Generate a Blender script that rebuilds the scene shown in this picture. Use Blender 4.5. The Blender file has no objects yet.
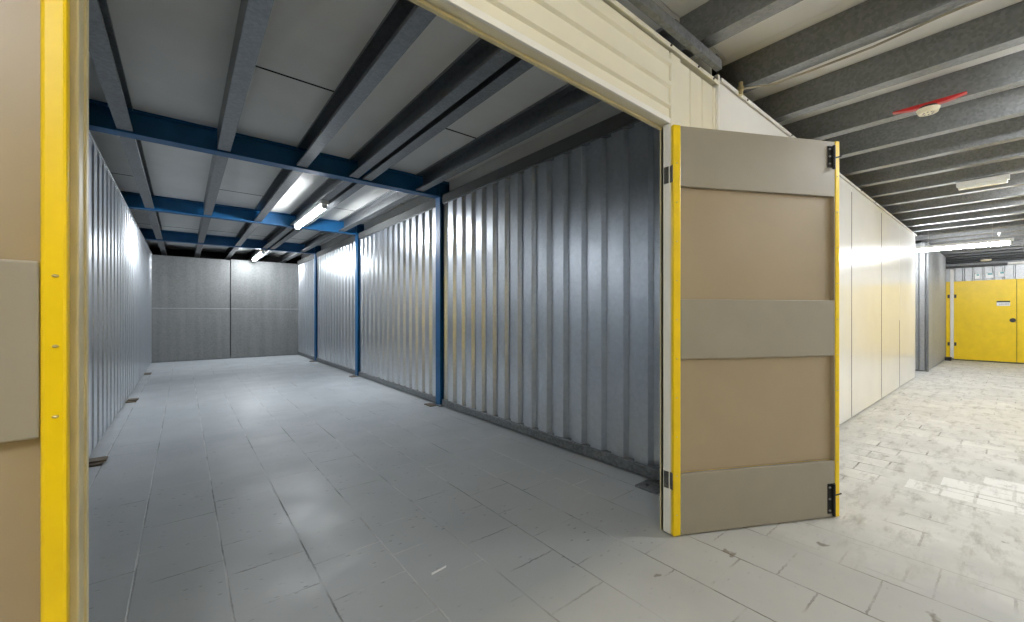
import bpy, bmesh, math, random
from mathutils import Vector, Matrix
random.seed(7)
S = bpy.context.scene
COL = S.collection

# ------------------------------------------------------------------ materials
def new_mat(name):
    m = bpy.data.materials.new(name); m.use_nodes = True
    nt = m.node_tree; b = nt.nodes['Principled BSDF']
    return m, nt, b

def nd(nt, t, **kw):
    n = nt.nodes.new(t)
    for k, v in kw.items():
        if k in n.inputs.keys() if isinstance(k, str) else False:
            n.inputs[k].default_value = v
        else:
            setattr(n, k, v)
    return n

def ramp(nt, stops, interp='LINEAR'):
    r = nt.nodes.new('ShaderNodeValToRGB'); cr = r.color_ramp; cr.interpolation = interp
    while len(cr.elements) > len(stops): cr.elements.remove(cr.elements[-1])
    while len(cr.elements) < len(stops): cr.elements.new(0.5)
    for e, (p, c) in zip(cr.elements, stops):
        e.position = p; e.color = (c, c, c, 1) if isinstance(c, (int, float)) else (*c, 1)
    return r

def mix(nt, a, b, f, mode='MIX'):
    m = nt.nodes.new('ShaderNodeMix'); m.data_type = 'RGBA'; m.blend_type = mode
    L = nt.links
    for sock, v in ((m.inputs['Factor'], f), (m.inputs['A'], a), (m.inputs['B'], b)):
        if hasattr(v, 'is_linked') or isinstance(v, bpy.types.NodeSocket): L.new(v, sock)
        elif isinstance(v, (int, float)): sock.default_value = v
        else: sock.default_value = (*v, 1)
    return m.outputs['Result']

def fmath(nt, op, a, b=None, clamp=False):
    m = nt.nodes.new('ShaderNodeMath'); m.operation = op; m.use_clamp = clamp
    for i, v in enumerate((a, b)):
        if v is None: continue
        if isinstance(v, bpy.types.NodeSocket): nt.links.new(v, m.inputs[i])
        else: m.inputs[i].default_value = v
    return m.outputs[0]

def world_pos(nt):
    return nt.nodes.new('ShaderNodeNewGeometry').outputs['Position']

def noise(nt, vec, scale, detail=3, rough=.55, sxyz=None):
    if sxyz:
        mp = nt.nodes.new('ShaderNodeMapping'); mp.inputs['Scale'].default_value = sxyz
        nt.links.new(vec, mp.inputs['Vector']); vec = mp.outputs[0]
    n = nt.nodes.new('ShaderNodeTexNoise'); n.inputs['Scale'].default_value = scale
    n.inputs['Detail'].default_value = detail; n.inputs['Roughness'].default_value = rough
    nt.links.new(vec, n.inputs['Vector'])
    return n.outputs['Fac']

def painted(name, col, rough=.4, spec=.5, var=.08, scale=6, coat=0., bump=.0, dirt=None):
    m, nt, b = new_mat(name)
    p = world_pos(nt)
    n = noise(nt, p, scale, 4)
    dark = tuple(c * (1 - var) for c in col); lite = tuple(min(1, c * (1 + var)) for c in col)
    r = ramp(nt, [(.3, dark), (.7, lite)]); nt.links.new(n, r.inputs[0])
    out = r.outputs[0]
    if dirt:
        d = noise(nt, p, dirt[0], 5, .65)
        dr = ramp(nt, [(dirt[1], 0), (dirt[1] + .06, dirt[3])]); nt.links.new(d, dr.inputs[0])
        out = mix(nt, out, dirt[2], dr.outputs[0])
    nt.links.new(out, b.inputs['Base Color'])
    b.inputs['Roughness'].default_value = rough
    b.inputs['Specular IOR Level'].default_value = spec
    b.inputs['Coat Weight'].default_value = coat; b.inputs['Coat Roughness'].default_value = .08
    if bump:
        bp = nt.nodes.new('ShaderNodeBump'); bp.inputs['Strength'].default_value = bump; bp.inputs['Distance'].default_value = .004
        nt.links.new(noise(nt, p, 90, 2), bp.inputs['Height']); nt.links.new(bp.outputs[0], b.inputs['Normal'])
    return m

def galvanised(name, col, rough=.36, metal=.9, cell=55, var=.25, streak=None, dr=1.):
    m, nt, b = new_mat(name)
    p = world_pos(nt)
    v = nt.nodes.new('ShaderNodeTexVoronoi'); v.inputs['Scale'].default_value = cell
    nt.links.new(p, v.inputs['Vector'])
    sep = nt.nodes.new('ShaderNodeSeparateColor'); nt.links.new(v.outputs['Color'], sep.inputs[0])
    n = noise(nt, p, 3, 4)
    f = fmath(nt, 'ADD', fmath(nt, 'MULTIPLY', sep.outputs[0], .6), fmath(nt, 'MULTIPLY', n, .4))
    if streak:
        s = noise(nt, p, 1, 4, .6, streak)
        f = fmath(nt, 'ADD', fmath(nt, 'MULTIPLY', f, .35), fmath(nt, 'MULTIPLY', s, .65))
    r = ramp(nt, [(.2, tuple(c * (1 - var) for c in col)), (.8, tuple(min(1, c * (1 + var)) for c in col))])
    nt.links.new(f, r.inputs[0]); nt.links.new(r.outputs[0], b.inputs['Base Color'])
    rr = nt.nodes.new('ShaderNodeMapRange'); rr.inputs['To Min'].default_value = rough - .025 * dr; rr.inputs['To Max'].default_value = rough + .03 * dr
    nt.links.new(sep.outputs[1], rr.inputs['Value']); nt.links.new(rr.outputs[0], b.inputs['Roughness'])
    b.inputs['Metallic'].default_value = metal
    return m

def plain(name, col, rough=.5, metal=0.):
    return painted(name, col, rough, var=.05) if not metal else galvanised(name, col, rough, metal, 80, .1)

def emitter(name, col, strength):
    m, nt, b = new_mat(name)
    b.inputs['Base Color'].default_value = (.9, .9, .9, 1)
    b.inputs['Emission Color'].default_value = (*col, 1); b.inputs['Emission Strength'].default_value = strength
    return m

M = dict(
    sheet=galvanised('galvanised sheet', (.655, .68, .71), .275, .93, 34, .04, None, 0.),
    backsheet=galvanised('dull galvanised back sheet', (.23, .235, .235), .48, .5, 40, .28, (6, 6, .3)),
    dullsheet=galvanised('weathered galvanised sheet', (.42, .435, .45), .42, .75, 60, .12),
    joist=galvanised('galvanised joist', (.25, .258, .266), .42, .9, 60, .14),
    rail=galvanised('dull steel rail', (.20, .21, .22), .5, .7, 50, .2),
    blue=painted('blue steel paint', (.007, .10, .255), .42, .4, var=.12, dirt=(7, .68, (.03, .05, .07), .6)),
    board=painted('ceiling board', (.72, .715, .69), .75, .2, .07, 1.2),
    lit_board=painted('lightened corridor board', (.80, .79, .75), .7, .2, .05, 1.2),  # paler copy of the board, brighter corridor light put into its colour
    cream=painted('cream cladding', (.80, .765, .64), .3, .5, .03, 3),
    white=painted('white wall panel', (.88, .88, .865), .2, .35, .03, 2, 0., dirt=(9, .74, (.35, .3, .22), .5)),
    trimw=painted('white trim', (.86, .85, .82), .3, .5, .03),
    timber=painted('cream painted timber', (.62, .55, .34), .45, .5, .10, 9, dirt=(14, .66, (.40, .30, .15), .5)),
    rails=painted('taupe door rail', (.315, .285, .23), .42, .5, .04, 4, bump=.05),
    panel=painted('tan door panel', (.37, .295, .195), .36, .5, .05, 2),
    yellow=painted('yellow paint', (.90, .63, .004), .33, .5, .05, 8),
    black=painted('black metal', (.012, .012, .013), .4, .5, .1),
    closure=painted('edge member in painted shade', (.09, .092, .09), .7, .2, .1),  # dark grey stands in for the unlit face of the edge member
    dark=painted('dark void', (.02, .02, .02), .9, .1, .1),
    zinc=galvanised('zinc hardware', (.42, .41, .39), .4, .9, 120, .15),
    hingesteel=galvanised('dull hinge steel', (.16, .16, .155), .5, .8, 120, .2),
    brass=galvanised('brassy screw', (.65, .55, .32), .35, .9, 200, .1),
    lampbody=painted('lamp housing', (.72, .72, .70), .4, .5, .03),
    tube=emitter('lit tube', (.92, .965, 1.0), 135.0),
    tube_warm=emitter('lit corridor tube', (.97, .985, 1.0), 108.0),
    lens=painted('unlit opal diffuser', (.78, .79, .74), .25, .5, .03),
    detector=painted('cream plastic', (.82, .74, .56), .35, .5, .03),
    red=painted('red plastic', (.55, .012, .012), .35, .5, .06),
    ink=painted('dark print', (.03, .03, .035), .5),
    teal=painted('teal tint', (.10, .33, .36), .4),
    paper=painted('white label', (.88, .89, .90), .35, .5, .02),
    wood=painted('weathered wood', (.16, .13, .10), .75, .2, .25, 20),
    cable=painted('grey cable', (.30, .27, .20), .5),
)

def floor_material():
    m, nt, b = new_mat('painted paver floor'); L = nt.links
    p = world_pos(nt)
    sep = nt.nodes.new('ShaderNodeSeparateXYZ'); L.new(p, sep.inputs[0])
    wob = noise(nt, p, 2.3, 3)
    wx = fmath(nt, 'MULTIPLY', fmath(nt, 'SUBTRACT', wob, .5), .012)
    fine = noise(nt, p, 45, 2)
    wx = fmath(nt, 'ADD', wx, fmath(nt, 'MULTIPLY', fmath(nt, 'SUBTRACT', fine, .5), .014))
    def brick(row, width, ox, oy, mortar, off, sq=1.0):
        c = nt.nodes.new('ShaderNodeCombineXYZ')
        L.new(fmath(nt, 'ADD', fmath(nt, 'ADD', sep.outputs[1], oy), wx), c.inputs[0])
        L.new(fmath(nt, 'ADD', fmath(nt, 'ADD', sep.outputs[0], ox), fmath(nt, 'MULTIPLY', wx, .5)), c.inputs[1])
        t = nt.nodes.new('ShaderNodeTexBrick'); t.offset = off; t.squash = sq; t.offset_frequency = 2
        t.inputs['Color1'].default_value = (0, 0, 0, 1); t.inputs['Color2'].default_value = (1, 1, 1, 1)
        t.inputs['Mortar'].default_value = (.5, .5, .5, 1)
        t.inputs['Scale'].default_value = 1; t.inputs['Mortar Size'].default_value = mortar
        t.inputs['Mortar Smooth'].default_value = .25; t.inputs['Bias'].default_value = 0
        t.inputs['Brick Width'].default_value = width; t.inputs['Row Height'].default_value = row
        L.new(c.outputs[0], t.inputs['Vector'])
        return t
    A = brick(.328, .315, .173 + 3.28, 10.02 + .0, .0045, .5)
    B = brick(.218, .318, .105 + 2.18, 10.02, .006, .5)
    # the paving changes to worn narrow blocks in the corridor past the doorway
    edge = fmath(nt, 'ADD', sep.outputs[0], fmath(nt, 'MULTIPLY', fmath(nt, 'SUBTRACT', noise(nt, p, 1.3, 4), .5), 1.6))
    zone = ramp(nt, [(.0, 0), (1, 1)])
    mr = nt.nodes.new('ShaderNodeMapRange'); mr.inputs['From Min'].default_value = 2.5; mr.inputs['From Max'].default_value = 3.1
    L.new(edge, mr.inputs['Value'])
    inY = nt.nodes.new('ShaderNodeMapRange'); inY.inputs['From Min'].default_value = 1.35; inY.inputs['From Max'].default_value = 1.1
    L.new(sep.outputs[1], inY.inputs['Value'])
    z = fmath(nt, 'MULTIPLY', mr.outputs[0], inY.outputs[0], True)
    inC = inY.outputs[0]
    # joints, partly filled with paint
    fillA = ramp(nt, [(.36, .06), (.58, 1)]); L.new(noise(nt, p, 2.6, 4, .6), fillA.inputs[0])
    # long joints (at multiples of the row height) stay visible, cross joints fade
    rowf = fmath(nt, 'FRACT', fmath(nt, 'DIVIDE', fmath(nt, 'ADD', fmath(nt, 'ADD', sep.outputs[0], .173 + 3.28), fmath(nt, 'MULTIPLY', wx, .5)), .328))
    rowd = fmath(nt, 'MINIMUM', rowf, fmath(nt, 'SUBTRACT', 1., rowf))
    rl_ = ramp(nt, [(.005, 1), (.015, 0)]); L.new(rowd, rl_.inputs[0])
    fillL = ramp(nt, [(.40, .12), (.56, .9)]); L.new(noise(nt, p, 1.9, 4, .6), fillL.inputs[0])
    fillX = ramp(nt, [(.46, .0), (.60, .7)]); L.new(noise(nt, p, 2.6, 4, .6), fillX.inputs[0])
    fX = fillX.outputs[0]
    jA = fmath(nt, 'MAXIMUM', fmath(nt, 'MULTIPLY', rl_.outputs[0], fillL.outputs[0]), fmath(nt, 'MULTIPLY', A.outputs['Fac'], fX))
    fillB = ramp(nt, [(.50, .0), (.66, 1)]); L.new(noise(nt, p, 2.1, 4, .6), fillB.inputs[0])
    jB = fmath(nt, 'MULTIPLY', B.outputs['Fac'], fillB.outputs[0])
    joint = fmath(nt, 'ADD', fmath(nt, 'MULTIPLY', jA, fmath(nt, 'SUBTRACT', 1., z)), fmath(nt, 'MULTIPLY', jB, z), True)
    # paint colour
    big = noise(nt, p, .9, 4)
    pa = ramp(nt, [(.3, (.36, .385, .405)), (.7, (.44, .46, .475))]); L.new(big, pa.inputs[0])
    pc = ramp(nt, [(.3, (.47, .475, .465)), (.7, (.55, .555, .545))]); L.new(noise(nt, p, 1.6, 5), pc.inputs[0])
    pb = ramp(nt, [(.28, (.53, .525, .50)), (.55, (.66, .655, .625)), (.75, (.78, .775, .745))]); L.new(noise(nt, p, 2.2, 5, .65), pb.inputs[0])
    base = mix(nt, mix(nt, pa.outputs[0], pc.outputs[0], inC), pb.outputs[0], z)
    tone = nt.nodes.new('ShaderNodeSeparateColor'); L.new(B.outputs['Color'], tone.inputs[0])
    tr = ramp(nt, [(.55, 0), (.95, .55)]); L.new(tone.outputs[0], tr.inputs[0])
    base = mix(nt, base, (.86, .85, .81), fmath(nt, 'MULTIPLY', tr.outputs[0], fmath(nt, 'MULTIPLY', z, fillB.outputs[0])))
    # a few paler whole blocks
    def inside(sock, a, b_):
        return fmath(nt, 'MULTIPLY', fmath(nt, 'GREATER_THAN', sock, a), fmath(nt, 'LESS_THAN', sock, b_))
    blk = None
    for xa, xb, ya, yb_ in ((3.90, 4.115, .17, .485), (3.90, 4.115, -.16, .152), (4.14, 4.355, .01, .33), (4.14, 4.355, -.32, -.005), (4.40, 4.60, -.2, .14)):
        q = fmath(nt, 'MULTIPLY', inside(fmath(nt, 'ADD', sep.outputs[0], wx), xa, xb), inside(fmath(nt, 'ADD', sep.outputs[1], wx), ya, yb_))
        blk = q if blk is None else fmath(nt, 'ADD', blk, q)
    base = mix(nt, base, (.86, .86, .84), fmath(nt, 'MULTIPLY', blk, .75))
    # scuffs drawn out along the corridor
    sc = ramp(nt, [(.50, 0), (.70, .6)]); L.new(noise(nt, p, 3.2, 5, .7, (1.2, 3.5, 1)), sc.inputs[0])
    base = mix(nt, base, (.24, .225, .19), fmath(nt, 'MULTIPLY', sc.outputs[0], z))
    chip = ramp(nt, [(.70, 0), (.73, .8)]); L.new(noise(nt, p, 5.5, 3, .5, (1, 1.3, 1)), chip.inputs[0])
    base = mix(nt, base, (.20, .17, .135), fmath(nt, 'MULTIPLY', chip.outputs[0], inC))
    # joint colour: pale filler in places, dark dirt in others
    jr = ramp(nt, [(.44, (.10, .10, .095)), (.56, (.60, .61, .60))]); L.new(noise(nt, p, 1.7, 3), jr.inputs[0])
    jcol = mix(nt, jr.outputs[0], (.13, .10, .075), inC)
    base = mix(nt, base, jcol, fmath(nt, 'MULTIPLY', joint, .85))
    # small pits along the drag direction
    pv = nt.nodes.new('ShaderNodeTexVoronoi'); pv.inputs['Scale'].default_value = 19; pv.inputs['Randomness'].default_value = .9
    mp = nt.nodes.new('ShaderNodeMapping'); mp.inputs['Scale'].default_value = (.7, 1.7, 1); L.new(p, mp.inputs[0]); L.new(mp.outputs[0], pv.inputs['Vector'])
    pit = ramp(nt, [(.09, 1), (.17, 0)]); L.new(pv.outputs['Distance'], pit.inputs[0])
    pm = ramp(nt, [(.40, .05), (.58, 1)]); L.new(noise(nt, p, 1.1, 5, .7), pm.inputs[0])
    pits = fmath(nt, 'MULTIPLY', fmath(nt, 'MULTIPLY', pit.outputs[0], pm.outputs[0]), fmath(nt, 'SUBTRACT', 1., fmath(nt, 'MULTIPLY', inC, .75)))
    base = mix(nt, base, (.06, .06, .06), fmath(nt, 'MULTIPLY', pits, .6))
    L.new(base, b.inputs['Base Color'])
    rg = ramp(nt, [(.35, .38), (.65, .56)]); L.new(noise(nt, p, 2.4, 5), rg.inputs[0])
    rough = fmath(nt, 'ADD', rg.outputs[0], fmath(nt, 'MULTIPLY', inC, .12))
    L.new(rough, b.inputs['Roughness'])
    h = fmath(nt, 'SUBTRACT', fmath(nt, 'MULTIPLY', noise(nt, p, 24, 4), .10), fmath(nt, 'ADD', joint, pits))
    h = fmath(nt, 'ADD', fmath(nt, 'ADD', h, fmath(nt, 'MULTIPLY', noise(nt, p, 3.0, 3), .35)), fmath(nt, 'MULTIPLY', noise(nt, p, 9, 5, .65, (1, 2.2, 1)), fmath(nt, 'ADD', .25, fmath(nt, 'MULTIPLY', z, .9))))
    h = fmath(nt, 'ADD', h, fmath(nt, 'MULTIPLY', blk, .8))
    bp = nt.nodes.new('ShaderNodeBump'); bp.inputs['Strength'].default_value = .55; bp.inputs['Distance'].default_value = .006
    L.new(h, bp.inputs['Height']); L.new(bp.outputs[0], b.inputs['Normal'])
    return m
M['floor'] = floor_material()

# ------------------------------------------------------------------ mesh helpers
class MB:
    def __init__(self): self.bm = bmesh.new()
    def box(self, x0, x1, y0, y1, z0, z1, bev=0):
        r = bmesh.ops.create_cube(self.bm, size=1.0)
        vs = r['verts']
        for v in vs:
            v.co = Vector(((x0 + x1) / 2 + v.co.x * (x1 - x0), (y0 + y1) / 2 + v.co.y * (y1 - y0), (z0 + z1) / 2 + v.co.z * (z1 - z0)))
        if bev:
            es = list({e for v in vs for e in v.link_edges})
            bmesh.ops.bevel(self.bm, geom=es, offset=bev, segments=2, affect='EDGES', profile=.5)
        return self
    def prism(self, pts, axis, a0, a1):
        """closed outline in the plane across `axis`, run from a0 to a1"""
        def co(p, a):
            return {'x': (a, p[0], p[1]), 'y': (p[0], a, p[1]), 'z': (p[0], p[1], a)}[axis]
        A = [self.bm.verts.new(co(p, a0)) for p in pts]; B = [self.bm.verts.new(co(p, a1)) for p in pts]
        n = len(pts)
        for i in range(n):
            self.bm.faces.new((A[i], A[(i + 1) % n], B[(i + 1) % n], B[i]))
        for loop in (A, B[::-1]):
            try: self.bm.faces.new(loop)
            except ValueError: pass
        return self
    def sheet(self, pts, t, axis, a0, a1):
        """folded sheet of thickness t given by an open outline"""
        off = []
        for i, p in enumerate(pts):
            a = Vector(pts[max(0, i - 1)]); c = Vector(pts[min(len(pts) - 1, i + 1)])
            d = (c - a).normalized(); off.append((p[0] - d.y * t, p[1] + d.x * t))
        def co(p, a):
            return {'x': (a, p[0], p[1]), 'y': (p[0], a, p[1]), 'z': (p[0], p[1], a)}[axis]
        P0 = [self.bm.verts.new(co(p, a0)) for p in pts]; P1 = [self.bm.verts.new(co(p, a1)) for p in pts]
        Q0 = [self.bm.verts.new(co(p, a0)) for p in off]; Q1 = [self.bm.verts.new(co(p, a1)) for p in off]
        f = self.bm.faces.new; n = len(pts)
        for i in range(n - 1):
            f((P0[i], P0[i + 1], P1[i + 1], P1[i])); f((Q0[i + 1], Q0[i], Q1[i], Q1[i + 1]))
            f((P0[i + 1], P0[i], Q0[i], Q0[i + 1])); f((P1[i], P1[i + 1], Q1[i + 1], Q1[i]))
        f((P0[0], P1[0], Q1[0], Q0[0])); f((P0[-1], Q0[-1], Q1[-1], P1[-1]))
        return self
    def cyl(self, p0, p1, r, n=16, r2=None, rot=0):
        p0 = Vector(p0); p1 = Vector(p1); d = p1 - p0
        q = d.to_track_quat('Z', 'Y').to_matrix().to_4x4()
        res = bmesh.ops.create_cone(self.bm, cap_ends=True, segments=n, radius1=r, radius2=r if r2 is None else r2, depth=d.length)
        bmesh.ops.transform(self.bm, verts=res['verts'], matrix=Matrix.Translation((p0 + p1) / 2) @ q @ Matrix.Rotation(rot, 4, 'Z'))
        return self
    def ball(self, c, r, sz=1.0):
        res = bmesh.ops.create_uvsphere(self.bm, u_segments=14, v_segments=8, radius=r)
        bmesh.ops.transform(self.bm, verts=res['verts'], matrix=Matrix.Translation(c) @ Matrix.Diagonal((1, 1, sz, 1)))
        return self
    def tube(self, pts, r, n=8):
        """smooth pipe along a polyline"""
        pts = [Vector(p) for p in pts]; rings = []
        for i, p in enumerate(pts):
            d = (pts[min(i + 1, len(pts) - 1)] - pts[max(i - 1, 0)]).normalized()
            u = d.cross(Vector((0, 0, 1))); u = u.normalized() if u.length > 1e-4 else Vector((1, 0, 0)); w = u.cross(d)
            rings.append([self.bm.verts.new(p + (u * math.cos(2 * math.pi * k / n) + w * math.sin(2 * math.pi * k / n)) * r) for k in range(n)])
        for a, b in zip(rings, rings[1:]):
            for k in range(n): self.bm.faces.new((a[k], a[(k + 1) % n], b[(k + 1) % n], b[k]))
        self.bm.faces.new(rings[0][::-1]); self.bm.faces.new(rings[-1])
        return self
    def build(self, name, mat, parent=None, smooth=False):
        bmesh.ops.recalc_face_normals(self.bm, faces=self.bm.faces)
        me = bpy.data.meshes.new(name); self.bm.to_mesh(me); self.bm.free()
        me.materials.append(mat if isinstance(mat, bpy.types.Material) else M[mat])
        if smooth:
            for p in me.polygons: p.use_smooth = True
            me.set_sharp_from_angle(angle=math.radians(35))
        o = bpy.data.objects.new(name, me); COL.objects.link(o)
        if parent: o.parent = parent
        return o

def tag(o, label, cat, group=None, kind=None):
    o['label'] = label; o['category'] = cat
    if group: o['group'] = group
    if kind: o['kind'] = kind
    return o

def empty(name, loc=(0, 0, 0), rz=0):
    o = bpy.data.objects.new(name, None); COL.objects.link(o)
    o.location = loc; o.rotation_euler = (0, 0, rz); o.empty_display_size = .2
    return o

def copy_tree(o, parent=None):
    c = o.copy(); COL.objects.link(c); c.parent = parent
    for ch in o.children: copy_tree(ch, c)
    return c

def box_profile(y0, y1, off, xo, xr, pitch, flat, run, phase):
    """box rib outline along y: xo is the outer face, xr the recessed face"""
    pts = []; y = y0 - ((y0 - phase) % pitch)
    k = [(0, xr), (run, xo), (run + flat, xo), (2 * run + flat, xr)]
    while y < y1 + pitch:
        for d, x in k: pts.append((x, y + d))
        y += pitch
    out = []
    for i, (x, yy) in enumerate(pts):
        if y0 <= yy <= y1: out.append((x, yy))
        if i + 1 < len(pts):
            x2, yb = pts[i + 1]
            for lim in (y0, y1):
                if yy < lim < yb: out.append((x + (x2 - x) * (lim - yy) / (yb - yy), lim))
    out.sort(key=lambda q: q[1])
    return out

# ------------------------------------------------------------------ dimensions (metres; X along the corridor, Y into the unit)
WY = 1.18              # corridor face of the partition
XL, XR = -.61, 2.66    # unit side walls
YB = 13.3              # unit back wall
ZC = 2.945             # underside of ceiling boards
JZ = 2.745             # underside of joists
OX0, OX1, OZ = -.16, 2.05, 2.228   # doorway
CY0 = -1.25            # far side of the corridor
XE = 15.6              # end wall of the corridor
BEAMS = (4.775, 8.02, 11.2)

# ------------------------------------------------------------------ floor, ceiling
tag(MB().box(-4.3, 19.6, -1.5, 14.3, -.1, 0).build('floor', 'floor'), 'grey painted concrete paver floor, worn paler in the corridor', 'floor', kind='structure')

ceil = MB()
seams = {(-.75, -.38): (7.02, 10.6), (-.38, .30): (10.62,), (.30, .97): (3.36, 7.0, 10.55), (.97, 1.575): (10.6,), (1.575, 2.31): (3.365, 7.03, 10.5), (2.31, 2.9): (6.1,)}
for (x0, x1), ys in seams.items():
    e = [1.235] + list(ys) + [14.2]
    for a, b_ in zip(e, e[1:]): ceil.box(x0 + .002, x1 - .002, a + .011, b_ - .011, ZC, ZC + .022)
ceil = tag(ceil.build('ceiling', 'board'), 'off-white ceiling boards laid above the galvanised joists', 'ceiling', kind='structure')
cb_ = MB()
x = -4.44
while x < 19:
    cb_.box(x + .001, x + 2.44 - .001, -1.45, 1.2405 if x < 2.8 else 1.64, ZC, ZC + .022)
    x += 2.44
cb_.box(10.8, 12.2, 1.64, 4.1, ZC, ZC + .022)
cb_.build('corridor_boards', 'lit_board', ceil)
for (x0, x1), ys in seams.items():
    for y in ys:
        MB().box(x0, x1, y - .009, y + .009, ZC - .0015, ZC + .002).build('board_gap', 'dark', ceil)
MB().box(-4.3, 19.6, -1.5, 14.3, ZC + .03, ZC + .06).build('ceiling_backing', 'dark', ceil)

# ------------------------------------------------------------------ unit walls
FLAT, RUN, DEP, PITCH = .114, .02, .042, .213
bays = [(1.275, 4.69), (4.86, 7.935), (8.105, 11.115), (11.285, YB)]
wr = tag(empty('wall_right'), 'box-ribbed galvanised steel wall along the right side of the unit', 'wall', kind='structure')
for (a, b_) in bays:
    pr = box_profile(a, b_, 0, XR - .012, XR - .012 + DEP, PITCH, FLAT, RUN, 1.884)
    MB().sheet(pr, .0015, 'z', .085, 2.635).build('corrugated_sheet', 'sheet', wr)
    MB().box(XR - .04, XR + .06, a, b_, .012, .09, .004).build('base_rail', 'rail', wr)
    MB().box(XR - .022, XR + .06, a, b_, 2.632, 2.642).build('top_rail', 'rail', wr)
    MB().box(XR - .035, XR + .02, a, b_, 2.643, 2.755, .003).build('edge_member', 'closure', wr)
    MB().box(XR + .07, XR + .09, a, b_, 2.62, ZC - .002).build('upper_closure', 'board', wr)
MB().box(XR + .12, XR + .16, 1.26, 14.25, 0, ZC).build('backing', 'dark', wr)

wl = tag(empty('wall_left'), 'box-ribbed galvanised steel wall along the left side of the unit', 'wall', kind='structure')
pr = box_profile(1.275, YB, 0, XL + .012, XL - .036, .28, .16, .025, 1.9)
MB().sheet(pr, .0015, 'z', .03, 2.655).build('corrugated_sheet', 'sheet', wl)
MB().box(XL - .06, XL - .037, 1.275, YB, .0, .06).build('base_rail', 'rail', wl)
MB().box(XL - .05, XL + .022, 1.275, YB, 2.655, 2.68, .003).build('top_rail', 'sheet', wl)
MB().box(XL - .16, XL - .12, 1.26, 14.25, 0, ZC).build('backing', 'dark', wl)

wb = tag(empty('wall_back'), 'flat grey metal sheets on the back wall of the unit', 'wall', kind='structure')
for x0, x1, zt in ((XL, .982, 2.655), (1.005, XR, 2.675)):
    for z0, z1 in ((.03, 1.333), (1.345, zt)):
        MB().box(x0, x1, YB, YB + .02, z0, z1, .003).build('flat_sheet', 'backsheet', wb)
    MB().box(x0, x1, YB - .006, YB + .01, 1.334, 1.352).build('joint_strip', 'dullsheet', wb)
    MB().box(x0, x1, YB - .008, YB + .03, 0, .035).build('base_rail', 'rail', wb)
MB().box(.986, 1.001, YB + .012, YB + .03, 0, 2.67).build('joint_gap', 'black', wb)
MB().box(XL - .12, XR + .12, 14.2, 14.25, 0, ZC).build('backing', 'dark', wb)

# ------------------------------------------------------------------ blue frame
def i_section(w, d, tw, tf):
    a, b_ = w / 2, d / 2
    return [(-a, -b_), (a, -b_), (a, -b_ + tf), (tw / 2, -b_ + tf), (tw / 2, b_ - tf), (a, b_ - tf), (a, b_), (-a, b_), (-a, b_ - tf), (-tw / 2, b_ - tf), (-tw / 2, -b_ + tf), (-a, -b_ + tf)]
order = ('nearest the doorway', 'midway along the right wall', 'farthest back, close to the back wall')
order2 = ('nearest the doorway, almost navy in shade', 'crossing the ceiling midway into the unit', 'farthest back in the unit')
for i, y in enumerate(BEAMS):
    c = tag(empty('steel_column', (2.678, y, 0)), 'blue painted steel column against the ribbed wall, ' + order[i], 'column', 'blue columns along the right wall', 'thing')
    zt = 2.73 - .002
    sec = [(q, p) for p, q in i_section(.118, .145, .012, .016)]
    MB().prism(sec, 'z', .012, zt).build('shaft', 'blue', c)
    MB().box(-.10, .07, -.11, .11, 0, .012, .002).build('base_plate', 'rail', c)
    for sy in (-.09, .09):
        MB().cyl((-.088, sy, .012), (-.088, sy, .028), .009, 6).build('anchor_bolt', 'zinc', c)
    MB().box(-.20, -.105, -.13 if i else -.03, .03 if i else .14, 0, .014, .003).build('packing_plate', 'wood', c)
    bm_ = tag(empty('steel_beam', (0, y, 0)), 'blue painted steel ceiling beam ' + order2[i], 'beam', 'blue beams across the unit ceiling', 'thing')
    sec = [(p, q + (2.73 + 2.942) / 2) for p, q in i_section(.13, .212, .01, .013)]
    MB().prism(sec, 'x', XL - .1, XR + .1).build('girder', 'blue', bm_)
    MB().box(2.60, 2.612, -.06, .06, 2.745, 2.928).build('stiffener', 'blue', bm_)

# ------------------------------------------------------------------ galvanised joists
def joist_mesh(L):
    w, d, t, lip = .10, ZC - JZ - .002, .004, .022
    pts = [(w, lip), (w, 0), (0, 0), (0, d), (w, d), (w, d - lip)]
    return pts, t
def joist(x, y0, y1, label, group, flip=False):
    pts, t = joist_mesh(0)
    m = MB()
    if flip: m.sheet([(x + .10 - p, JZ + q) for p, q in pts], t, 'y', y0, y1)
    else: m.sheet([(x + p, JZ + q) for p, q in pts][::-1], t, 'y', y0, y1)
    return tag(m.build('steel_joist', 'joist'), label, 'joist', group)
rows = [(-.43, 'row beside the left wall'), (.25, 'second row from the left wall'), (.92, 'third row from the left wall'),
        (1.45, 'left row of the close pair over the tubes'), (1.60, 'right row of the close pair over the tubes'), (2.26, 'row nearest the ribbed right wall')]
spans = [(1.26, BEAMS[0] - .07, 'doorway to first blue beam'), (BEAMS[0] + .07, BEAMS[1] - .07, 'first to second blue beam'),
         (BEAMS[1] + .07, BEAMS[2] - .07, 'second to third blue beam'), (BEAMS[2] + .07, 14.15, 'beyond the third blue beam')]
for x, rl in rows:
    for y0, y1, sl in spans:
        joist(x, y0, y1, 'galvanised joist, %s, %s' % (rl, sl), 'galvanised joists over the storage unit', x > .5)
        
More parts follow.
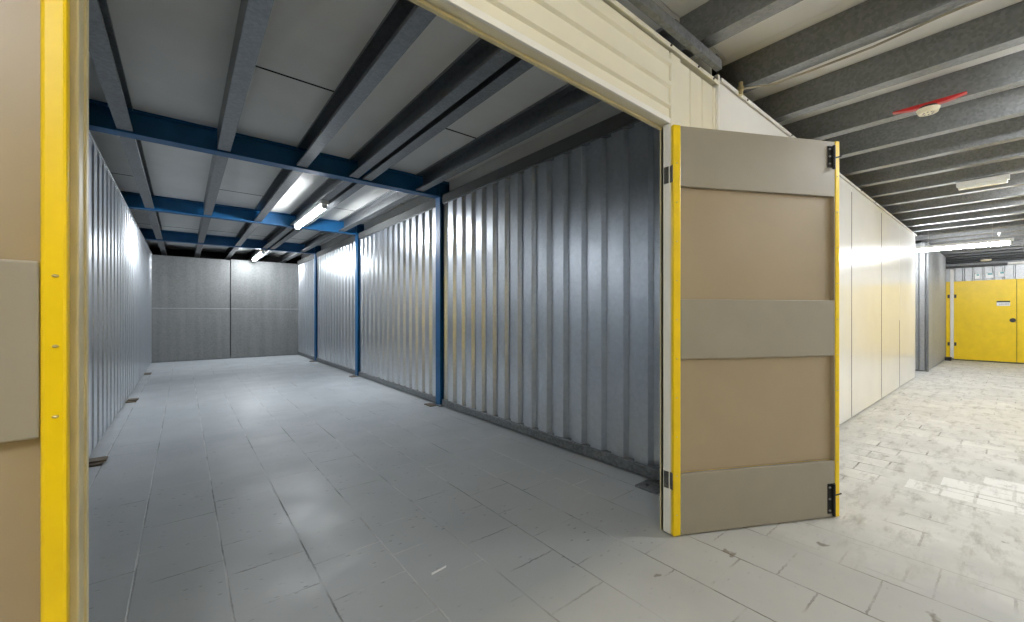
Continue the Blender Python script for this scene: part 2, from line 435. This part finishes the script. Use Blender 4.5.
nth = 'first second third fourth fifth sixth seventh eighth ninth tenth eleventh twelfth thirteenth fourteenth fifteenth sixteenth seventeenth eighteenth nineteenth twentieth twenty-first twenty-second twenty-third twenty-fourth twenty-fifth'.split()
cx = [2.275, 2.955, 3.635, 4.315, 4.985, 5.675, 6.345, 7.025, 7.74, 8.45, 9.17, 9.93, 10.62, 11.3, 11.98, 12.66, 13.34, 14.02, 14.7, 15.38, 16.1, 16.78, 17.46, 18.14, 18.82]
for i, x in enumerate(cx):
    j = joist(x, CY0 - .1, 1.242 if i == 0 else 1.45, 'galvanised joist across the corridor ceiling, %s in from the doorway' % nth[i], 'galvanised joists over the corridor')

# ------------------------------------------------------------------ partition between corridor and units
wc = tag(empty('wall_corridor'), 'cream and white clad partition wall along the corridor', 'wall', kind='structure')
# header cladding with flat horizontal ribs
def ribs(z0, z1, base, ribz):
    pts = [(base, z0)]
    for a, b_ in ribz:
        pts += [(base, a - .004), (base - .016, a + .004), (base - .016, b_ - .004), (base, b_ + .004)]
    return pts + [(base, z1)]
prof = ribs(2.236, 2.625, WY, [(2.315, 2.335), (2.425, 2.455), (2.545, 2.575)])
prof = prof + [(WY + .05, 2.625), (WY + .05, 2.236)]
MB().prism(prof, 'x', OX0 - .35, OX1).build('header_cladding', 'cream', wc)
MB().box(-4.2, OX0 - .35, WY, WY + .05, 0, 2.625).build('side_cladding', 'cream', wc)
MB().box(OX0 - .35, OX0 - .08, WY, WY + .05, 0, 2.236).build('side_cladding', 'cream', wc)
MB().box(OX1, 2.15, WY - .012, WY + .05, .01, 2.615, .003).build('corner_trim', 'cream', wc)
pts = [(2.15, WY)]
for xx in (2.276, 2.419, 2.56):
    pts += [(xx - .008, WY), (xx - .003, WY + .012), (xx + .003, WY + .012), (xx + .008, WY)]
pts += [(2.60, WY), (2.60, WY + .05), (2.15, WY + .05)]
MB().prism(pts, 'z', .01, 2.61).build('ribbed_panel', 'cream', wc)
MB().box(2.598, 2.626, WY - .014, WY + .05, .01, 2.70, .003).build('joint_strip', 'trimw', wc)
edges = [2.624, 4.30, 5.97, 7.63, 9.05, 10.72]
for a, b_ in zip(edges, edges[1:]):
    MB().box(a + .009, b_ - .009, WY, WY + .04, .012, 2.672, .002).build('wall_panel', 'white', wc)
for xx, zt in ((5.97, 2.60), (7.63, 2.62), (9.05, 1.1)):
    MB().box(xx - .009, xx + .009, WY - .0015, WY + .002, .02, zt).build('joint_gap', 'ink', wc)
MB().box(2.628, 10.72, WY + .05, WY + .09, 0, 2.63).build('backing', 'dark', wc)
MB().box(10.68, 10.72, WY + .042, 2.4, 0, 2.64).build('end_return', 'white', wc)
# capping angle along the top
def angle(x0, x1, z):
    return MB().box(x0, x1, WY - .022, WY - .016, z - .022, z).box(x0, x1, WY - .02, WY + .06, z - .006, z)
angle(-4.2, 2.597, 2.648).build('capping_angle', 'cream', wc)
angle(2.63, 10.72, 2.685).build('capping_angle', 'trimw', wc)
for xx in (2.03, 2.33, 2.52, 3.02, 3.9, 4.9, 6.3, 7.1, 8.3):
    z = 2.637 if xx < 2.6 else 2.672
    MB().cyl((xx, WY - .028, z), (xx, WY - .02, z), .006, 8).build('fixing_screw', 'ink', wc)
MB().box(2.80, 10.7, 1.60, 1.64, 0, ZC).box(-4.2, XL - .12, 1.60, 1.64, 0, ZC).build('light_blocker', 'dark', wc)  # dark planes added to block light behind the partition
MB().box(-4.2, 2.64, 1.245, 1.255, 2.64, 2.74).build('closure', 'dark', wc)

# steel rail under the joist ends above the header
rl = tag(MB().sheet([(1.135, 2.715), (1.10, 2.715), (1.10, 2.662), (1.135, 2.662)], .004, 'x', -4.1, 2.50).build('steel_rail', 'rail'), 'grey steel channel rail above the cream header cladding', 'rail', kind='thing')

# door frame
fr = tag(empty('trim_1'), 'cream timber frame around the storage unit doorway', 'door frame', kind='structure')
MB().box(OX0 - .06, OX0, 1.165, 1.24, 0, OZ, .003).box(OX0, OX0 + .004, 1.215, 1.24, 0, OZ).build('jamb', 'timber', fr)
MB().box(OX1, OX1 + .06, 1.213, 1.236, .01, OZ, .002).build('jamb', 'timber', fr)
MB().box(OX1 - .002, OX1 + .006, 1.176, 1.212, .01, OZ + .012, .002).build('jamb_facing', 'trimw', fr)
MB().box(OX0, OX1 + .05, 1.184, 1.24, OZ + .013, OZ + .05, .002).build('lintel', 'rail', fr)
MB().box(OX0, OX1, 1.222, 1.24, OZ - .010, OZ + .003, .002).build('lintel_stop', 'timber', fr)
MB().box(OX0 - .3, OX1, WY - .010, 1.183, OZ + .002, OZ + .030, .002).build('drip_strip', 'trimw', fr)

# ------------------------------------------------------------------ door leaves
def make_leaf(loc, rz, s, label, bolts):
    t = tag(empty('storage_door', loc, rz), label, 'door', 'open leaves of the unit doorway', 'thing')
    W, H, Z0, T = 1.09, 2.215, .008, .036
    cw = .046 if bolts else .0345
    def yb(a, b_): return (min(s * a, s * b_), max(s * a, s * b_))
    y0, y1 = yb(0, .006); MB().box(.004, W - .004, y0, y1, Z0, H).build('outer_skin', 'yellow', t)
    y0, y1 = yb(.0062, .010)
    for za, zb in ((Z0 + .33, .957), (1.278, 1.892)):
        MB().box(.02, W - .02, y0, y1, za, zb).build('inset_panel', 'panel', t)
    y0, y1 = yb(.0062, T - .003)
    for za, zb in ((Z0, Z0 + .328), (.955, 1.28), (1.89, H)):
        MB().box(cw + .0005, W - .0285, y0, y1, za, zb, .004).build('cross_rail', 'rails', t)
    for za, zb in ((Z0 + .33, .953), (1.282, 1.888)):
        MB().box(W - .036, W - .029, y0, y1, za, zb).build('edge_stile', 'panel', t)
    y0, y1 = yb(-.002, T)
    for k, (xa, xb) in enumerate(((0, cw), (W - .028, W))):
        st = MB().box(xa, xb, y0, y1, Z0 - .002, H + .003, .006 if k == 0 else .003).build('edge_channel', 'yellow', t)
        zs = [.12 + .21 * q for q in range(10)] if bolts or k else [.10, .24, .992, 1.123, 1.254, 1.95, 2.10]
        for z in zs:
            MB().ball(((xa + xb) / 2 - .002, s * T, z), .005, .6).build('screw', 'brass', st, True)
    for z in (.30, 1.955):
        h = MB().box(-.0045, -.0015, *yb(-.004, T - .002), z - .045, z + .045).build('hinge', 'hingesteel', t)
        MB().cyl((-.005, -s * .008, z - .048), (-.005, -s * .008, z + .048), .005, 10).build('knuckle', 'zinc', h)
        if bolts:
            c, sn = math.cos(-rz), math.sin(-rz)
            P = [(OX1 - .0055 + dx - loc[0], yy - loc[1]) for dx, yy in ((0, 1.180), (.003, 1.180), (.003, 1.208), (0, 1.208))]
            MB().prism([(c * a - sn * b_, sn * a + c * b_) for a, b_ in P], 'z', z - .045, z + .045).build('jamb_plate', 'hingesteel', h)
    if bolts:
        for za, zb in ((.03, .205), (2.06, 2.185)):
            f = MB().box(W - .084, W - .032, *yb(T - .004, T + .002), za, zb, .002).build('tower_bolt', 'black', t)
            MB().cyl((W - .052, s * (T + .010), za - .012), (W - .052, s * (T + .010), zb), .008, 10).build('bolt_rod', 'black', f)
            for zz in (za + .02, (za + zb) / 2, zb - .02):
                MB().ball((W - .074, s * (T + .002), zz), .0075, .8).build('screw', 'zinc', f, True)
                MB().ball((W - .038, s * (T + .002), zz - .008), .005, .7).build('screw', 'zinc', f, True)
            zz = za + .11 if za < 1 else za + .05
            MB().cyl((W - .052, s * (T + .012), zz), (W - .014, s * (T + .022), zz + .012), .004, 8).build('bolt_lever', 'black', f)
    return t
make_leaf((2.0585, 1.183, 0), math.radians(-27.34), -1, 'tan panelled door leaf with yellow edges, opened out into the corridor', True)
make_leaf((-.1715, 1.160, .017), math.atan2(-.055, -.998), 1, 'tan panelled door leaf folded back beside the left jamb', False)

# ------------------------------------------------------------------ lamps
def batten(x, ya, yb_, z, label, group, lit):
    t = tag(empty('batten_light', (x, (ya + yb_) / 2, z)), label, 'light', group)
    h = (yb_ - ya) / 2
    MB().box(-.05, .05, -h - .05, h + .05, .03, .078, .004).build('housing', 'lampbody', t)
    MB().prism([(-.034, .03), (-.034, -.005), (-.022, -.028), (.022, -.028), (.034, -.005), (.034, .03)], 'y', -h, h).build('diffuser', lit, t)
    for sy in (-1, 1):
        MB().box(-.036, .036, sy * (h + .012) - .011, sy * (h + .012) + .011, -.03, .032, .003).build('end_cap', 'lampbody', t)
    return t
batten(1.50, 5.95, 7.62, 2.667, 'lit tube batten under the joist pair, nearer the doorway', 'tube battens in the storage unit', 'tube')
batten(1.50, 11.45, 13.0, 2.667, 'lit tube batten hard up to the back wall', 'tube battens in the storage unit', 'tube')
far = batten(11.2, .06, 1.25, 2.44, 'long lit tube hanging across the corridor beyond the white wall', 'tube battens in the corridor', 'tube_warm')
for sy in (-.4, .4):
    MB().cyl((0, sy, .078), (0, sy, ZC - 2.44), .004, 8).build('suspension_rod', 'zinc', far)
for i, (x, l) in enumerate(((-.6, 'lit tube batten above the corridor behind the folded door leaf'), (4.1, 'lit tube batten over the corridor beside the open door leaf'), (7.6, 'lit tube batten over the corridor opposite the white panels'), (13.7, 'unseen tube batten added to brighten the yellow end doors'))):
    batten(x, -1.15, -.12 if x < 10 else -.42, 2.667, l, 'tube battens in the corridor', 'tube_warm')  # the last one, out of view, is added to brighten the far end

em = tag(empty('emergency_light', (7.09, .235, 2.69)), 'white emergency light box without glow under a corridor joist', 'light')
MB().box(-.045, .045, -.2, .2, 0, .05, .006).build('housing', 'lampbody', em)
MB().box(-.04, .04, -.185, .185, -.035, 0, .008).build('diffuser', 'lens', em)

# sounder with red bracket
sd = tag(empty('alarm_sounder', (4.24, .40, 2.735)), 'round cream alarm sounder on a red strip under a corridor joist', 'alarm')
MB().prism([(-.19, .003), (-.09, -.016), (.09, -.016), (.19, .003), (.19, .009), (-.19, .009)], 'x', -.022, .022).build('red_strip', 'red', sd)
MB().cyl((0, 0, -.034), (0, 0, -.016), .048, 24).build('dark_base', 'black', sd, True)
b_ = MB().cyl((0, 0, -.066), (0, 0, -.034), .052, 28, .064).build('sounder_body', 'detector', sd, True)
for k in range(8):
    a = k * math.pi / 4
    MB().cyl((.027 * math.cos(a), .027 * math.sin(a), -.0675), (.027 * math.cos(a), .027 * math.sin(a), -.065), .005, 8).build('sound_hole', 'ink', b_)

tag(MB().cyl((12.0, .19, 2.70), (12.0, .19, 2.745), .022, 14).cyl((12.0, .19, 2.67), (12.0, .19, 2.70), .012, 10).build('ceiling_sensor', 'paper'), 'tiny white sensor under the corridor joist above the far tube', 'sensor')
tag(MB().cyl((15.35, .45, 2.50), (15.35, .45, 2.54), .085, 18, .095).build('smoke_detector', 'detector', None, True), 'small pale disc detector before the beam over the yellow doors', 'smoke detector')

# cable with a gland
pts = [(2.90, 1.15, 2.70), (2.95, 1.12, 2.715), (3.02, 1.06, 2.73)]
for k in range(18):
    y = 1.0 - k * .07; pts.append((3.068 - max(0, k - 7) * .008 + .005 * math.sin(k * .9), y, 2.730 + .005 * math.sin(k * .7 + 1)))
cb = tag(empty('cable', (0, 0, 0)), 'thin grey cable clipped along the second corridor joist', 'cable')
MB().tube(pts, .0065).build('sheath', 'cable', cb, True)
MB().cyl((2.89, 1.15, 2.66), (2.89, 1.15, 2.744), .014, 12).cyl((2.89, 1.15, 2.69), (2.89, 1.15, 2.712), .022, 6).build('gland', 'brass', cb)

# ------------------------------------------------------------------ far end of the corridor
ws = tag(empty('wall_side'), 'galvanised ribbed wall past the white panels', 'wall', kind='structure')
prf = box_profile(1.15, 3.9, 0, 12.05, 12.09, .16, .07, .03, 1.16)
MB().sheet(prf, .002, 'z', .02, 2.69).build('corrugated_sheet', 'dullsheet', ws)
prf = [(b_, a) for a, b_ in box_profile(12.06, XE, 0, 1.145, 1.175, .213, .118, .02, 12.1)]
MB().sheet(prf, .002, 'z', .02, 2.69).build('corrugated_sheet', 'dullsheet', ws)
MB().box(12.03, 12.075, 1.13, 1.16, .0, 2.69).build('corner_post', 'rail', ws)
MB().box(10.7, 12.1, 3.9, 3.94, 0, ZC).box(12.1, XE + .06, 1.30, 1.34, 0, ZC).box(10.7, 10.74, 1.6, 4, 0, ZC).build('backing', 'dark', ws)

we = tag(empty('wall_end'), 'pale ribbed sheet wall above the yellow doors at the corridor end', 'wall', kind='structure')
prf = box_profile(CY0, 1.3, 0, XE + .02, XE + .045, .165, .12, .012, .02)
MB().sheet(prf, .002, 'z', 2.045, 2.40).build('corrugated_sheet', 'dullsheet', we)
MB().box(XE + .06, XE + .1, CY0 - .1, 1.35, 0, 2.42).build('backing', 'rail', we)
MB().box(19.3, 19.34, CY0 - .1, 1.7, 0, ZC).box(XE, 19.3, 1.64, 1.68, 0, ZC).box(XE, 19.3, CY0 - .1, CY0 - .06, 0, ZC).build('backing', 'rail', we)
MB().box(XE - .06, XE + .05, CY0, 1.14, 2.40, 2.50, .003).build('cross_rail', 'rail', we)
MB().box(XE - .065, XE - .055, .12, 1.14, 2.385, 2.44).build('gap_strip', 'black', we)
MB().box(XE - .075, XE - .055, CY0, .11, 2.40, 2.45).build('pale_strip', 'trimw', we)

def end_door(ya, yb_, label, sign, hinge_y, handle_y):
    t = tag(empty('yellow_door', (XE, 0, 0)), label, 'door', 'yellow doors at the corridor end', 'thing')
    MB().box(-.02, .02, ya, yb_, .035, 2.045, .003).build('leaf', 'yellow', t)
    for z in (.42, 1.66):
        MB().box(-.028, -.018, hinge_y - .02, hinge_y + .02, z - .045, z + .045, .002).build('hinge', 'ink', t)
    if handle_y is not None:
        k = MB().cyl((-.055, handle_y, 1.05), (-.018, handle_y, 1.05), .05, 18).build('handle', 'black', t, True)
        MB().cyl((-.075, handle_y, 1.05), (-.055, handle_y, 1.05), .02, 12).build('lock_barrel', 'ink', k)
    if sign:
        sg = MB().box(-.026, -.0205, .075, .285, 1.40, 1.505).build('sign', 'paper', t)
        sg['label'] = 'small white door sign with a dark top band'
        MB().box(-.028, -.0255, .075, .285, 1.485, 1.52).build('sign_band', 'ink', sg)
        y = .245
        for wd in (.02, .03, .02, .035, .02):
            MB().box(-.0275, -.0262, y - wd, y, 1.435, 1.452).build('sign_text', 'cable', sg); y -= wd + .006
    return t
end_door(-.022, 1.00, 'yellow door with white sign at the end of the corridor', True, .975, .035)
end_door(-1.06, -.03, 'yellow door half cut off at the right of the signed one', False, -1.04, None)
end_door(1.068, 1.14, 'narrow yellow strip of door left of the white post', False, 1.092, None)
ps = tag(MB().box(XE - .03, XE + .02, 1.002, 1.066, .05, 2.36, .004).build('door_post', 'trimw'), 'white post between the yellow doors at the corridor end', 'post', kind='thing')
tag(MB().box(XE - .32, XE - .10, 1.03, 1.14, 0, .085, .008).build('timber_block', 'black'), 'black block on the floor at the foot of the white post', 'block')
for i, (y, w, z) in enumerate(((.60, .085, 2.09), (.40, .12, 2.10), (.21, .10, 2.115))):  # three white plates with a teal band over the ribbed sheet
    t = MB().box(XE - .002, XE + .005, y - w / 2, y + w / 2, z, z + .12).build('patch', 'paper')
    tag(t, 'small white and teal notice above the yellow door, ' + ('leftmost of three', 'middle one of three', 'rightmost of three')[i], 'patch', 'patches above the yellow door')
    MB().box(XE - .004, XE - .0025, y - w / 2 + .01, y + w / 2 - .03, z + .075, z + .115).build('teal_band', 'teal', t)

# far side of the corridor behind the camera, with its own yellow doors, seen only in reflections
wo = tag(empty('wall_opposite'), 'cream wall with yellow doors on the other side of the corridor', 'wall', kind='structure')
MB().box(-4.3, XE + .1, CY0 - .06, CY0 - .02, 0, ZC).build('cladding', 'trimw', wo)
for xa in (-.65, 6.4):
    for k in range(2):
        MB().box(xa + k * 1.1, xa + k * 1.1 + 1.09, CY0 - .02, CY0 + .02, .02, 2.2, .003).build('door_leaf', 'yellow', wo)
tag(MB().box(-4.3, -4.2, CY0, 1.64, 0, ZC).build('wall_near', 'cream'), 'plain cream wall closing the near end of the corridor', 'wall', kind='structure')

# ------------------------------------------------------------------ small things on the floor
pl = [((-.56, 4.66), (.10, .22), 'weathered packing board at the foot of the left wall, nearest the doorway'),
      ((-.55, 7.65), (.09, .26), 'weathered packing boards halfway along the left wall'),
      ((-.55, 10.9), (.09, .26), 'weathered packing board at the far end of the left wall')]
for i, ((x, y), (dx, dy), l) in enumerate(pl):
    m = MB().box(x - dx * .55, x + dx * .6, y - dy / 2, y + dy / 2, 0, .016, .002)
    if i < 2: m.box(x - dx * .4, x + dx * .8, y - dy / 2 + .05, y + dy * .2, .016, .03, .002)
    tag(m.build('packing_board', 'wood'), l, 'board', 'packing boards along the left wall')
tag(MB().box(2.44, 2.60, 1.50, 1.66, 0, .014, .002).cyl((2.5, 1.6, .014), (2.5, 1.6, .026), .011, 6).build('floor_plate', 'rail'), 'small bolted steel plate on the floor behind the right jamb', 'plate')
sp = MB().prism([(-.055, -.004), (.05, -.007), (.06, .002), (-.05, .006)], 'z', 0, .004).build('wood_splinter', 'paper')
sp.location = (.93, 1.695, 0); sp.scale = (.75, .8, 1); sp.rotation_euler = (0, 0, math.radians(8))
tag(sp, 'pale splinter lying on the grey floor inside the doorway', 'splinter')

# ------------------------------------------------------------------ camera, world, view
cam = bpy.data.cameras.new('camera'); co = bpy.data.objects.new('camera', cam); COL.objects.link(co)
cam.sensor_width = 36; cam.lens = 406.8 / 1024 * 36; cam.shift_y = 3 / 1024; cam.clip_start = .02
co.location = (0, 0, 1.2); co.rotation_euler = (math.radians(90), 0, -math.radians(38.96))
S.camera = co
w = bpy.data.worlds.new('world'); S.world = w; w.use_nodes = True
w.node_tree.nodes['Background'].inputs[0].default_value = (.5, .55, .6, 1)
w.node_tree.nodes['Background'].inputs[1].default_value = .0
S.view_settings.view_transform = 'Standard'; S.view_settings.look = 'None'
S.view_settings.gamma = 1; S.view_settings.use_curve_mapping = False
S.view_settings.exposure = 0.0
S.cycles.use_denoising = True
S.cycles.max_bounces = 10; S.cycles.diffuse_bounces = 6; S.cycles.glossy_bounces = 6
S.cycles.sample_clamp_indirect = 8
